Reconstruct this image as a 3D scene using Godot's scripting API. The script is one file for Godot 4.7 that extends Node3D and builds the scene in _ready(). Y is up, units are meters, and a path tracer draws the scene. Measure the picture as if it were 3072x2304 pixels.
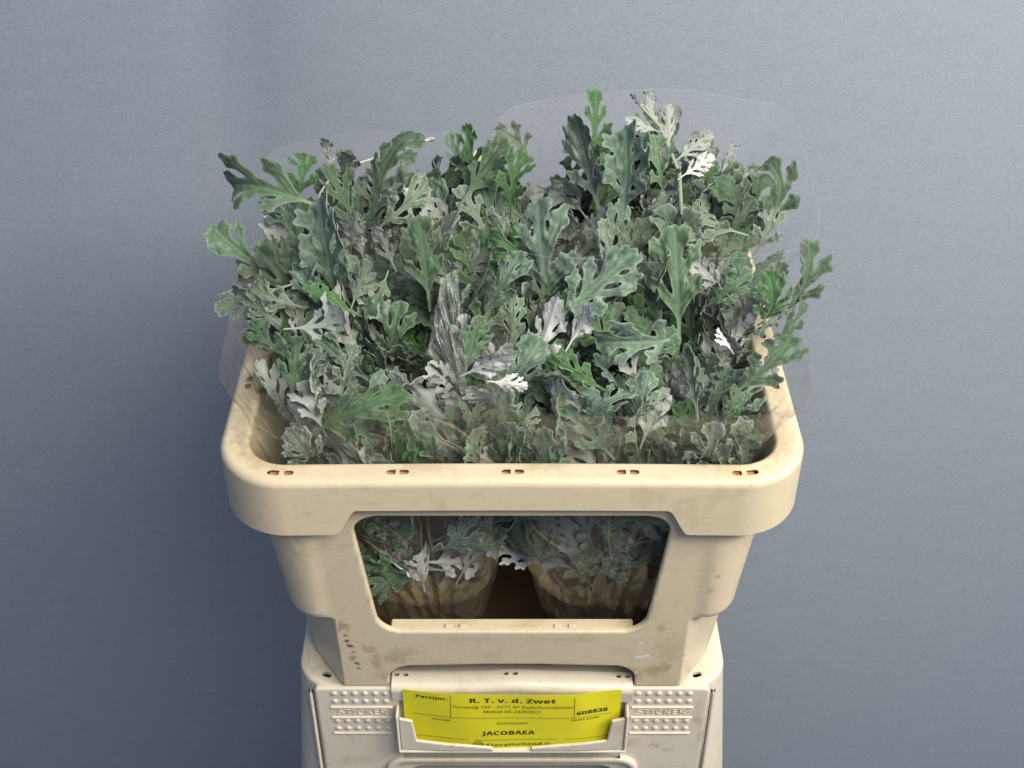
extends Node3D
# A bunch-filled beige plastic collar standing on a white flower bucket in front of a grey-blue panel.
# Everything on the stack is measured from the middle of the collar's top rim, which is RIM metres above the floor.

const RIM := 1.30

var rng := RandomNumberGenerator.new()
var used := {}
var M := {}
var crinkle := FastNoiseLite.new()
var blotch := FastNoiseLite.new()


func _ready() -> void:
	rng.seed = 7
	make_camera()
	make_light()
	make_materials()
	make_backdrop()
	make_floor()
	make_trolley()
	make_bucket()
	make_collar()
	make_card()
	make_rod()
	make_bunches()


func make_camera() -> void:
	var c := Camera3D.new()
	c.name = "camera"
	c.fov = 34.17
	c.near = 0.05
	c.far = 60.0
	c.position = Vector3(0, RIM + 0.570, 0.773)
	c.rotation_degrees = Vector3(-38.7, 0, 0)
	add_child(c)
	c.current = true


func make_light() -> void:
	var w := WorldEnvironment.new()
	w.name = "room_air"
	var e := Environment.new()
	e.background_mode = Environment.BG_COLOR
	e.background_color = Color(0.50, 0.58, 0.72)
	e.background_energy_multiplier = 0.78
	e.tonemap_mode = Environment.TONE_MAPPER_LINEAR
	e.tonemap_exposure = 0.85
	e.sdfgi_enabled = true
	e.ssao_enabled = true
	e.ssil_enabled = true
	w.environment = e
	add_child(w)
	var key := AreaLight3D.new()
	key.name = "ceiling_lamp_light"
	key.area_size = Vector2(1.3, 0.8)
	key.light_color = Color(1.0, 0.965, 0.90)
	key.light_energy = 6.9
	key.shadow_enabled = true
	add_child(key)
	key.look_at_from_position(Vector3(0.75, RIM + 1.70, 1.15), Vector3(0, RIM - 0.05, 0), Vector3.UP)
	var far := AreaLight3D.new()  # unseen second lamp, added to brighten the right of the backdrop
	far.name = "right_fill_light"
	far.area_size = Vector2(1.2, 0.25)
	far.light_color = Color(1.0, 0.97, 0.91)
	far.light_energy = 5.0
	far.shadow_enabled = true
	add_child(far)
	far.look_at_from_position(Vector3(1.60, RIM + 1.15, 0.62), Vector3(0.1, RIM, -0.2), Vector3.UP)


# ---------------------------------------------------------------- naming

func numbered(called: String) -> String:
	var n: int = used.get(called, 0)
	used[called] = n + 1
	return called if n == 0 else "%s_%03d" % [called, n]


func thing(called: String, label: String, category: String, at := Vector3(0, RIM, 0), group := "") -> Node3D:
	var o := Node3D.new()
	o.name = numbered(called)
	add_child(o, true)
	o.position = at
	o.set_meta("label", label)
	o.set_meta("category", category)
	if group != "":
		o.set_meta("group", group)
	return o


func part(called: String, mesh: Mesh, mat: Material, parent: Node, at := Transform3D()) -> MeshInstance3D:
	var o := MeshInstance3D.new()
	var n := 0
	var full := called
	while parent.has_node(full):
		n += 1
		full = "%s_%03d" % [called, n]
	o.name = full
	o.mesh = mesh
	o.material_override = mat
	o.transform = at
	parent.add_child(o, true)
	return o


# ---------------------------------------------------------------- shapes

func spaced(a: float, b: float, step: float) -> PackedFloat32Array:
	var out := PackedFloat32Array()
	var n := maxi(1, int(ceil((b - a) / step)))
	for i in n + 1:
		out.append(a + (b - a) * i / n)
	return out


# A sheet of plastic, paper or leaf: the part of the (u, v) grid where inside(u, v) < 0, laid into space by lay(u, v, depth inside),
# thick metres thick, its outline rounded by round metres. tint(u, v, depth) colours the front. split puts the back in a surface of its own.
func sheet(us: PackedFloat32Array, vs: PackedFloat32Array, inside: Callable, lay: Callable, thick: float, round: float, uv_scale: Vector2, tint = null, split := false) -> ArrayMesh:
	var nu := us.size()
	var nv := vs.size()
	var d := PackedFloat32Array()
	d.resize(nu * nv)
	for j in nv:
		for i in nu:
			d[j * nu + i] = inside.call(us[i], vs[j])
	var pts := PackedVector3Array()  # u, v, depth inside
	var corner := {}
	var cross := {}
	var tris := PackedInt32Array()
	var rims := PackedInt32Array()
	for j in nv - 1:
		for i in nu - 1:
			var ks := [j * nu + i, j * nu + i + 1, (j + 1) * nu + i + 1, (j + 1) * nu + i]
			if d[ks[0]] >= 0 and d[ks[1]] >= 0 and d[ks[2]] >= 0 and d[ks[3]] >= 0:
				continue
			var poly := PackedInt32Array()
			var cuts := PackedInt32Array()
			for q in 4:
				var a: int = ks[q]
				var b: int = ks[(q + 1) % 4]
				if d[a] < 0:
					if not corner.has(a):
						corner[a] = pts.size()
						pts.append(Vector3(us[a % nu], vs[a / nu], -d[a]))
					poly.append(corner[a])
				if (d[a] < 0) != (d[b] < 0):
					var key := mini(a, b) * 2 + (0 if absi(a - b) == 1 else 1)
					if not cross.has(key):
						var t := clampf(d[a] / (d[a] - d[b]), 0.02, 0.98)
						cross[key] = pts.size()
						pts.append(Vector3(lerpf(us[a % nu], us[b % nu], t), lerpf(vs[a / nu], vs[b / nu], t), 0.0))
					poly.append(cross[key])
					cuts.append(cross[key])
			for q in range(1, poly.size() - 1):
				tris.append_array([poly[0], poly[q], poly[q + 1]])
			if cuts.size() == 2:
				# the pair that bounds the inside, in the order of the polygon
				var at0 := poly.find(cuts[0])
				if poly[(at0 + 1) % poly.size()] == cuts[1] and poly.size() > 2:
					rims.append_array([cuts[0], cuts[1]])
				else:
					rims.append_array([cuts[1], cuts[0]])
	var n := pts.size()
	var front := PackedVector3Array()
	var fnor := PackedVector3Array()
	var back := PackedVector3Array()
	var bnor := PackedVector3Array()
	var outw := PackedVector3Array()
	var uv := PackedVector2Array()
	var col := PackedColorArray()
	front.resize(n)
	fnor.resize(n)
	back.resize(n)
	bnor.resize(n)
	outw.resize(n)
	uv.resize(n)
	col.resize(n)
	var e := 0.25 * minf(us[1] - us[0], vs[1] - vs[0])
	for k in n:
		var p := pts[k]
		var u := p.x
		var v := p.y
		var d0 := p.z
		var du: float = (inside.call(u + e, v) - inside.call(u - e, v)) / (2 * e)
		var dv: float = (inside.call(u, v + e) - inside.call(u, v - e)) / (2 * e)
		var at: Vector3 = lay.call(u, v, d0)
		var pu: Vector3 = (lay.call(u + e, v, d0 - du * e) - lay.call(u - e, v, d0 + du * e)) / (2 * e)
		var pv: Vector3 = (lay.call(u, v + e, d0 - dv * e) - lay.call(u, v - e, d0 + dv * e)) / (2 * e)
		var nor := pu.cross(pv).normalized()
		var away := (pu * du + pv * dv)
		away = (away - nor * away.dot(nor)).normalized()
		outw[k] = away
		front[k] = at
		fnor[k] = nor
		back[k] = at - nor * thick
		bnor[k] = -nor
		if round > 0 and d0 < round:
			var s := (round - d0) / round
			front[k] = at - nor * (round - sqrt(maxf(0.0, round * round - (round - d0) * (round - d0))))
			fnor[k] = (nor * sqrt(maxf(0.0, 1.0 - s * s * 0.9)) + away * s).normalized()
		uv[k] = Vector2(u, v) * uv_scale
		col[k] = tint.call(u, v, d0) if tint != null else Color.WHITE
	var V := front.duplicate()
	var N := fnor.duplicate()
	var T := uv.duplicate()
	var C := col.duplicate()
	var I := PackedInt32Array()
	for k in range(0, tris.size(), 3):
		I.append_array([tris[k], tris[k + 2], tris[k + 1]])
	if thick > 0:
		for k in range(0, rims.size(), 2):
			var a := rims[k]
			var b := rims[k + 1]
			var m := V.size()
			for x in [a, b]:
				V.append(front[x])
				N.append(outw[x] if round == 0 else (outw[x] * 0.95 + fnor[x] * 0.1).normalized())
				V.append(back[x])
				N.append(outw[x])
				for y in 2:
					T.append(uv[x])
					C.append(col[x])
			I.append_array([m, m + 2, m + 1, m + 1, m + 2, m + 3])
	var mesh := ArrayMesh.new()
	if thick > 0 and not split:
		var m := V.size()
		V.append_array(back)
		N.append_array(bnor)
		T.append_array(uv)
		C.append_array(col)
		for k in range(0, tris.size(), 3):
			I.append_array([m + tris[k], m + tris[k + 1], m + tris[k + 2]])
	commit(mesh, V, N, T, C if tint != null else PackedColorArray(), I)
	if thick > 0 and split:
		commit(mesh, back, bnor, uv, col if tint != null else PackedColorArray(), tris)
	return mesh


func commit(mesh: ArrayMesh, V: PackedVector3Array, N: PackedVector3Array, T: PackedVector2Array, C: PackedColorArray, I: PackedInt32Array) -> void:
	var a := []
	a.resize(Mesh.ARRAY_MAX)
	a[Mesh.ARRAY_VERTEX] = V
	a[Mesh.ARRAY_NORMAL] = N
	a[Mesh.ARRAY_TEX_UV] = T
	if C.size():
		a[Mesh.ARRAY_COLOR] = C
	a[Mesh.ARRAY_INDEX] = I
	mesh.add_surface_from_arrays(Mesh.PRIMITIVE_TRIANGLES, a)


func tube(path: PackedVector3Array, radii: PackedFloat32Array, sides := 8) -> ArrayMesh:
	var V := PackedVector3Array()
	var N := PackedVector3Array()
	var T := PackedVector2Array()
	var I := PackedInt32Array()
	var side := Vector3.RIGHT
	for k in path.size():
		var dir := (path[mini(k + 1, path.size() - 1)] - path[maxi(k - 1, 0)]).normalized()
		side = (side - dir * side.dot(dir))
		if side.length() < 0.05:
			side = dir.cross(Vector3(0.3, 0.2, 0.9))
		side = side.normalized()
		var other := dir.cross(side)
		for s in sides + 1:
			var w := side * cos(TAU * s / sides) + other * sin(TAU * s / sides)
			V.append(path[k] + w * radii[k])
			N.append(w)
			T.append(Vector2(float(s) / sides, float(k)))
	var r := sides + 1
	for k in path.size() - 1:
		for s in sides:
			var a := k * r + s
			I.append_array([a, a + r, a + 1, a + 1, a + r, a + r + 1])
	for end in [0, path.size() - 1]:
		var m := V.size()
		V.append(path[end])
		var dir := (path[end] - path[1 if end == 0 else end - 1]).normalized()
		N.append(dir)
		T.append(Vector2.ZERO)
		for s in sides:
			var a: int = end * r + s
			if end == 0:
				I.append_array([m, a, a + 1])
			else:
				I.append_array([m, a + 1, a])
	var mesh := ArrayMesh.new()
	commit(mesh, V, N, T, PackedColorArray(), I)
	return mesh


# a box whose edges are chamfered by c
func block(size: Vector3, c: float) -> ArrayMesh:
	var st := SurfaceTool.new()
	st.begin(Mesh.PRIMITIVE_TRIANGLES)
	st.set_smooth_group(-1)
	var h := size / 2
	var faces := []
	for ax in 3:
		for s in [-1.0, 1.0]:
			var q := []
			for k in 4:
				var p := Vector3.ZERO
				p[ax] = s * h[ax]
				p[(ax + 1) % 3] = (h[(ax + 1) % 3] - c) * (1.0 if k in [0, 3] else -1.0)
				p[(ax + 2) % 3] = (h[(ax + 2) % 3] - c) * (1.0 if k in [0, 1] else -1.0)
				q.append(p)
			faces.append(q)
	for ax in 3:
		var b := (ax + 1) % 3
		var g := (ax + 2) % 3
		for sb in [-1.0, 1.0]:
			for sg in [-1.0, 1.0]:
				var q := []
				for k in 4:
					var p := Vector3.ZERO
					p[ax] = (h[ax] - c) * (1.0 if k in [0, 3] else -1.0)
					p[b] = sb * (h[b] - (0.0 if k in [0, 1] else c))
					p[g] = sg * (h[g] - (c if k in [0, 1] else 0.0))
					q.append(p)
				faces.append(q)
	for sx in [-1.0, 1.0]:
		for sy in [-1.0, 1.0]:
			for sz in [-1.0, 1.0]:
				faces.append([Vector3(sx * h.x, sy * (h.y - c), sz * (h.z - c)), Vector3(sx * (h.x - c), sy * h.y, sz * (h.z - c)), Vector3(sx * (h.x - c), sy * (h.y - c), sz * h.z)])
	for q in faces:
		var mid := Vector3.ZERO
		for p in q:
			mid += p
		var flip: bool = (q[1] - q[0]).cross(q[2] - q[0]).dot(mid) > 0
		for k in range(1, q.size() - 1):
			var three := [q[0], q[k], q[k + 1]]
			if flip:
				three = [q[0], q[k + 1], q[k]]
			for p in three:
				st.set_uv(Vector2(p.x + p.z, p.y))
				st.add_vertex(p)
	st.generate_normals()
	return st.commit()


# ---------------------------------------------------------------- distances

func cap(p: Vector2, a: Vector2, b: Vector2, ra: float, rb: float) -> float:
	var ab := b - a
	var t := clampf((p - a).dot(ab) / ab.length_squared(), 0.0, 1.0)
	return p.distance_to(a + ab * t) - lerpf(ra, rb, t)


func smin(a: float, b: float, k: float) -> float:
	var h := maxf(k - absf(a - b), 0.0) / k
	return minf(a, b) - h * h * k * 0.25


func rbox(x: float, y: float, hx: float, hy: float, r: float) -> float:
	var qx := absf(x) - hx + r
	var qy := absf(y) - hy + r
	return Vector2(maxf(qx, 0.0), maxf(qy, 0.0)).length() + minf(maxf(qx, qy), 0.0) - r


# a point on a rounded rectangle, u metres from the middle of its front: (x, z, nx, nz)
func loop(u: float, hx: float, hz: float, r: float) -> Vector4:
	var s := 1.0 if u >= 0 else -1.0
	var a := absf(u)
	var q := r * PI / 2
	var l1 := hx - r
	var l2 := l1 + q
	var l3 := l2 + 2 * (hz - r)
	var l4 := l3 + q
	if a <= l1:
		return Vector4(s * a, hz, 0, 1)
	if a <= l2:
		var t := (a - l1) / r
		return Vector4(s * (hx - r + r * sin(t)), hz - r + r * cos(t), s * sin(t), cos(t))
	if a <= l3:
		return Vector4(s * hx, hz - r - (a - l2), s, 0)
	if a <= l4:
		var t := (a - l3) / r
		return Vector4(s * (hx - r + r * cos(t)), -hz + r - r * sin(t), s * cos(t), -sin(t))
	return Vector4(s * (hx - r - (a - l4)), -hz, 0, -1)


func loop_half(hx: float, hz: float, r: float) -> float:
	return 2 * (hx - r) + PI * r + 2 * (hz - r)


func step01(a: float, b: float, x: float) -> float:
	return smoothstep(a, b, x)


# ---------------------------------------------------------------- materials

func plain_mat(called: String, lin: Color, rough: float) -> StandardMaterial3D:
	var m := StandardMaterial3D.new()
	m.resource_name = called
	m.albedo_color = lin.linear_to_srgb()
	m.roughness = rough
	return m


func make_materials() -> void:
	crinkle.seed = 11
	crinkle.noise_type = FastNoiseLite.TYPE_SIMPLEX_SMOOTH
	crinkle.frequency = 1.0
	crinkle.fractal_octaves = 3
	blotch.seed = 5
	blotch.noise_type = FastNoiseLite.TYPE_SIMPLEX_SMOOTH
	blotch.frequency = 1.0
	blotch.fractal_octaves = 4

	# stains: u, v, half width, half height, strength, tone (0 brown, 1 black, 2 white paint, 3 olive)
	var marks := [
		[-0.128, -0.162, 0.006, 0.006, 0.7, 0], [-0.126, -0.180, 0.0022, 0.0020, 1.0, 1], [-0.127, -0.173, 0.0016, 0.0018, 0.9, 1], [-0.1245, -0.186, 0.003, 0.0025, 0.9, 1],
		[-0.1235, -0.202, 0.003, 0.004, 0.8, 0], [-0.122, -0.209, 0.0022, 0.0022, 0.9, 1], [-0.1205, -0.215, 0.002, 0.0016, 0.8, 1], [-0.123, -0.194, 0.0018, 0.0018, 0.7, 1],
		[-0.110, -0.190, 0.006, 0.005, 0.55, 0], [-0.106, -0.208, 0.004, 0.012, 0.5, 0], [-0.092, -0.203, 0.012, 0.007, 0.45, 0], [-0.083, -0.194, 0.014, 0.006, 0.35, 0], [-0.1, -0.225, 0.01, 0.006, 0.35, 0],
		[0.109, -0.219, 0.009, 0.008, 0.6, 3], [0.096, -0.216, 0.006, 0.004, 0.45, 3], [0.118, -0.213, 0.006, 0.007, 0.5, 3], [0.101, -0.226, 0.006, 0.004, 0.3, 3], [0.112, -0.163, 0.004, 0.006, 0.45, 0],
		[0.0988, -0.2005, 0.0045, 0.0014, 1.2, 2], [0.1035, -0.1985, 0.0025, 0.0014, 1.2, 2], [0.0985, -0.183, 0.0022, 0.0014, 1.0, 2], [0.149, -0.102, 0.003, 0.002, 0.6, 0], [0.145, -0.118, 0.004, 0.004, 0.3, 0],
		[0.027, -0.0145, 0.0045, 0.003, 0.7, 0], [0.06, -0.019, 0.01, 0.0025, 0.4, 0], [0.105, -0.013, 0.004, 0.002, 0.35, 0], [0.147, -0.012, 0.0016, 0.0016, 0.9, 1], [0.13, -0.011, 0.004, 0.0016, 0.5, 0],
		[-0.154, -0.034, 0.003, 0.002, 0.7, 0], [-0.160, -0.030, 0.0025, 0.001, 0.6, 1], [-0.16, -0.012, 0.004, 0.003, 0.4, 0], [-0.128, -0.018, 0.003, 0.003, 0.35, 0], [0.156, -0.034, 0.008, 0.012, 0.3, 0],
		[-0.02, -0.009, 0.02, 0.004, 0.22, 0], [0.07, -0.005, 0.018, 0.006, 0.3, 0], [0.14, 0.0, 0.02, 0.006, 0.3, 0], [-0.17, 0.002, 0.03, 0.008, 0.35, 0], [-0.06, 0.004, 0.02, 0.006, 0.3, 0], [0.02, 0.004, 0.02, 0.005, 0.3, 0],
		[-0.22, 0.004, 0.04, 0.01, 0.4, 0], [0.2, 0.002, 0.03, 0.009, 0.35, 0], [0.04, -0.178, 0.03, 0.003, 0.25, 0], [-0.03, -0.178, 0.03, 0.003, 0.22, 0], [0.12, -0.19, 0.012, 0.02, 0.25, 0],
	]
	M.beige = plain_mat("beige plastic", Color(1, 1, 1), 0.36)
	M.beige.albedo_texture = stained(Color(0.612, 0.528, 0.372), marks, 3)
	M.white = plain_mat("off-white plastic", Color(1, 1, 1), 0.38)
	M.white.albedo_texture = stained(Color(0.62, 0.57, 0.47), [
		[0.098, -0.3085, 0.008, 0.006, 0.4, 3], [0.118, -0.312, 0.006, 0.004, 0.4, 0], [0.128, -0.318, 0.006, 0.003, 0.3, 0], [-0.125, -0.332, 0.012, 0.006, 0.2, 0], [0.15, -0.28, 0.003, 0.006, 0.35, 0], [0.155, -0.30, 0.003, 0.01, 0.35, 0],
		[-0.158, -0.345, 0.008, 0.006, 0.7, 0], [-0.16, -0.31, 0.006, 0.012, 0.25, 0], [-0.14, -0.335, 0.004, 0.01, 0.25, 0]], 9)
	M.pale = plain_mat("pale worn plastic", Color(0.70, 0.62, 0.50), 0.4)
	M.lining = plain_mat("brown shaded bucket lining", Color(0.42, 0.30, 0.18), 0.6)  # the shade inside the bucket is put into this brown
	M.amber = plain_mat("amber shaded plastic", Color(0.42, 0.20, 0.085), 0.6)  # dim light inside the rim slots, put into the colour
	M.paper = plain_mat("yellow paper", Color(0.72, 0.66, 0.012), 0.62)
	M.ink = plain_mat("black ink", Color(0.02, 0.022, 0.015), 0.7)
	M.grey_ink = plain_mat("grey ink", Color(0.17, 0.165, 0.01), 0.7)
	M.wire = plain_mat("white coated wire", Color(0.85, 0.83, 0.78), 0.25)
	M.steel = plain_mat("grey steel", Color(0.25, 0.26, 0.27), 0.4)
	M.stem = plain_mat("felted stem", Color(0.26, 0.30, 0.23), 0.9)
	M.under = plain_mat("white felted leaf underside", Color(1.0, 1.0, 1.0), 0.95)
	M.under.vertex_color_use_as_albedo = true
	M.grey_under = plain_mat("grey felted leaf underside", Color(0.56, 0.61, 0.57), 0.95)
	M.grey_under.vertex_color_use_as_albedo = true
	var tints := [Color(0.98, 1.0, 0.95), Color(0.86, 1.0, 0.92), Color(0.66, 0.84, 0.62), Color(0.42, 0.55, 0.40), Color(0.40, 0.70, 0.34)]
	M.leaf = []
	for t in tints:
		var m := plain_mat("felted leaf", t, 0.85)
		m.vertex_color_use_as_albedo = true
		m.rim_enabled = true
		m.rim = 0.2
		m.rim_tint = 0.3
		M.leaf.append(m)
	M.film = plain_mat("clear plastic film", Color(0.85, 0.88, 0.92), 0.16)
	M.film.albedo_color.a = 0.03
	M.film.transparency = BaseMaterial3D.TRANSPARENCY_ALPHA
	M.film.cull_mode = BaseMaterial3D.CULL_DISABLED
	M.film.metallic_specular = 0.32
	M.dusty_film = M.film.duplicate()
	M.dusty_film.albedo_color = Color(0.74, 0.66, 0.50, 0.34)
	M.edge_film = M.film.duplicate()
	M.edge_film.albedo_color = Color(0.90, 0.92, 0.95, 0.08)
	M.reflection_film = M.film.duplicate()
	M.reflection_film.albedo_color = Color(0.80, 0.74, 0.60, 0.20)  # tan of the beige rim's reflection, put into the film colour
	M.flap_film = M.film.duplicate()
	M.flap_film.albedo_color = Color(0.62, 0.66, 0.64, 0.20)
	M.haze_film = M.film.duplicate()
	M.haze_film.albedo_color = Color(0.74, 0.73, 0.66, 0.055)
	M.haze_film.metallic_specular = 0.4

	var cloth := StandardMaterial3D.new()
	cloth.resource_name = "grey-blue felt"
	cloth.roughness = 0.93
	cloth.uv1_triplanar = true
	cloth.uv1_world_triplanar = true
	cloth.uv1_scale = Vector3(2.0, 5.0, 2.0)
	cloth.albedo_texture = felt()
	M.cloth = cloth
	var conc := plain_mat("grey floor", Color(0.22, 0.22, 0.22), 0.7)
	M.floor = conc
	M.wood = plain_mat("brown deck board", Color(0.25, 0.17, 0.10), 0.7)


# base colour with smudges, fine grain and the marks; u runs 1.5 m across, v 0.4 m down
func stained(base: Color, marks: Array, from: int) -> ImageTexture:
	var w := 1280
	var h := 340
	var im := Image.create(w, h, false, Image.FORMAT_RGBA8)
	var tones := [Color(0.33, 0.225, 0.11), Color(0.06, 0.045, 0.03), Color(0.75, 0.76, 0.85), Color(0.33, 0.26, 0.12)]
	var z := from * 31.7
	for y in h:
		var v := (float(y) / h) * 0.4
		if v > 0.06:
			v -= 0.4
		for x in w:
			var u := (float(x) / w) * 1.5
			if u > 0.75:
				u -= 1.5
			var big := blotch.get_noise_3d(u * 14, v * 14, z)
			var fine := blotch.get_noise_3d(u * 90, v * 60, z + 9)
			var c := base * (1.0 + 0.05 * big + 0.035 * fine)
			var smut := clampf((big + fine * 0.7 - 0.20) * 0.6, 0.0, 0.22)
			c = c.lerp(tones[0], smut)
			var scuff := blotch.get_noise_3d(u * 26, v * 330, z + 40) + 0.5 * blotch.get_noise_3d(u * 8, v * 8, z + 60)
			c = c.lerp(tones[3], clampf((scuff - 0.42) * 0.8, 0.0, 0.22))
			var speck := blotch.get_noise_3d(u * 420, v * 420, z + 80)
			c = c.lerp(tones[0], clampf((speck - 0.50) * 2.5, 0.0, 0.45))
			for k in marks:
				var dx: float = (u - k[0]) / k[2]
				if absf(dx) > 1.6:
					continue
				var dy: float = (v - k[1]) / k[3]
				if absf(dy) > 1.6:
					continue
				var ragged := blotch.get_noise_3d(u * 160, v * 160, z + k[0] * 100) * 0.9
				var s := clampf((1.15 - sqrt(dx * dx + dy * dy) + ragged) * 1.4, 0.0, 1.0) * float(k[4])
				c = c.lerp(tones[k[5]], clampf(s, 0.0, 0.95))
			c.a = 1.0
			im.set_pixel(x, y, c.linear_to_srgb())
	return ImageTexture.create_from_image(im)


func felt() -> ImageTexture:
	var n := 512
	var im := Image.create(n, n, false, Image.FORMAT_RGBA8)
	var g := RandomNumberGenerator.new()
	g.seed = 21
	var f := FastNoiseLite.new()
	f.seed = 4
	f.frequency = 1.0
	f.fractal_octaves = 3
	for y in n:
		for x in n:
			# a ring in four dimensions would be seamless; the edge is blended instead
			var bx := smoothstep(0.85, 1.0, float(x) / n)
			var a := f.get_noise_2d(x * 0.08, y * 0.33)
			var b := f.get_noise_2d((x - n) * 0.08, y * 0.33)
			var t := lerpf(a, b, bx)
			var t2 := f.get_noise_2d(x * 0.012, y * 0.02 + 300.0)
			var k := 1.0 + 0.10 * t + 0.03 * t2 * (1.0 - bx) + g.randfn(0, 0.085)
			var blue := g.randfn(0, 0.012)
			im.set_pixel(x, y, Color(0.287 * (k - blue), 0.330 * k, 0.393 * (k + blue)).linear_to_srgb())
	return ImageTexture.create_from_image(im)


# ---------------------------------------------------------------- setting

func make_backdrop() -> void:
	# a felt panel with a soft crease to the left of the plants
	var lay := func(x: float, y: float, _d: float) -> Vector3:
		var fade := smoothstep(-0.9, 0.25, y - RIM)
		var x0 := -0.262 + 0.02 * (y - RIM)
		var rise := 0.0
		var q := x - x0
		if q > -0.012:
			rise = 0.020 * (1.0 - exp(-maxf(q, 0.0) / 0.075)) + 0.0012 * smoothstep(-0.012, 0.0, q)
		return Vector3(x, y, -0.36 + rise * fade + 0.004 * sin(x * 3.1 + y * 1.3))
	var us := PackedFloat32Array()
	us.append_array(spaced(-3.0, -0.5, 0.25))
	us.append_array(spaced(-0.49, 0.4, 0.01))
	us.append_array(spaced(0.5, 3.0, 0.25))
	var m := sheet(us, spaced(0.02, 3.0, 0.12), func(x, y): return maxf(absf(x) - 2.9, absf(y - 1.5) - 1.46), lay, 0.02, 0.0, Vector2.ONE)
	var o := MeshInstance3D.new()
	o.name = "backdrop"
	o.mesh = m
	o.material_override = M.cloth
	o.set_meta("label", "grey-blue felt panel with a soft vertical crease behind the stack")
	o.set_meta("category", "backdrop")
	o.set_meta("kind", "structure")
	add_child(o)


func make_floor() -> void:
	var o := MeshInstance3D.new()
	o.name = "floor"
	var b := BoxMesh.new()
	b.size = Vector3(8, 0.1, 8)
	o.mesh = b
	o.position = Vector3(0, -0.05, 1.0)
	o.material_override = M.floor
	o.set_meta("label", "plain grey floor under the stack")
	o.set_meta("category", "floor")
	o.set_meta("kind", "structure")
	add_child(o)


func make_trolley() -> void:
	var t := thing("trolley", "low brown trolley deck on grey legs carrying the bucket", "trolley", Vector3(0, 0, 0))
	part("deck", block(Vector3(0.36, 0.03, 0.30), 0.004), M.wood, t, Transform3D(Basis(), Vector3(0, RIM - 0.856, 0)))
	for s in [Vector2(-1, -1), Vector2(1, -1), Vector2(-1, 1), Vector2(1, 1)]:
		part("leg", block(Vector3(0.03, RIM - 0.871, 0.03), 0.003), M.steel, t, Transform3D(Basis(), Vector3(s.x * 0.15, (RIM - 0.871) / 2, s.y * 0.12)))


# ---------------------------------------------------------------- collar

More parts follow.
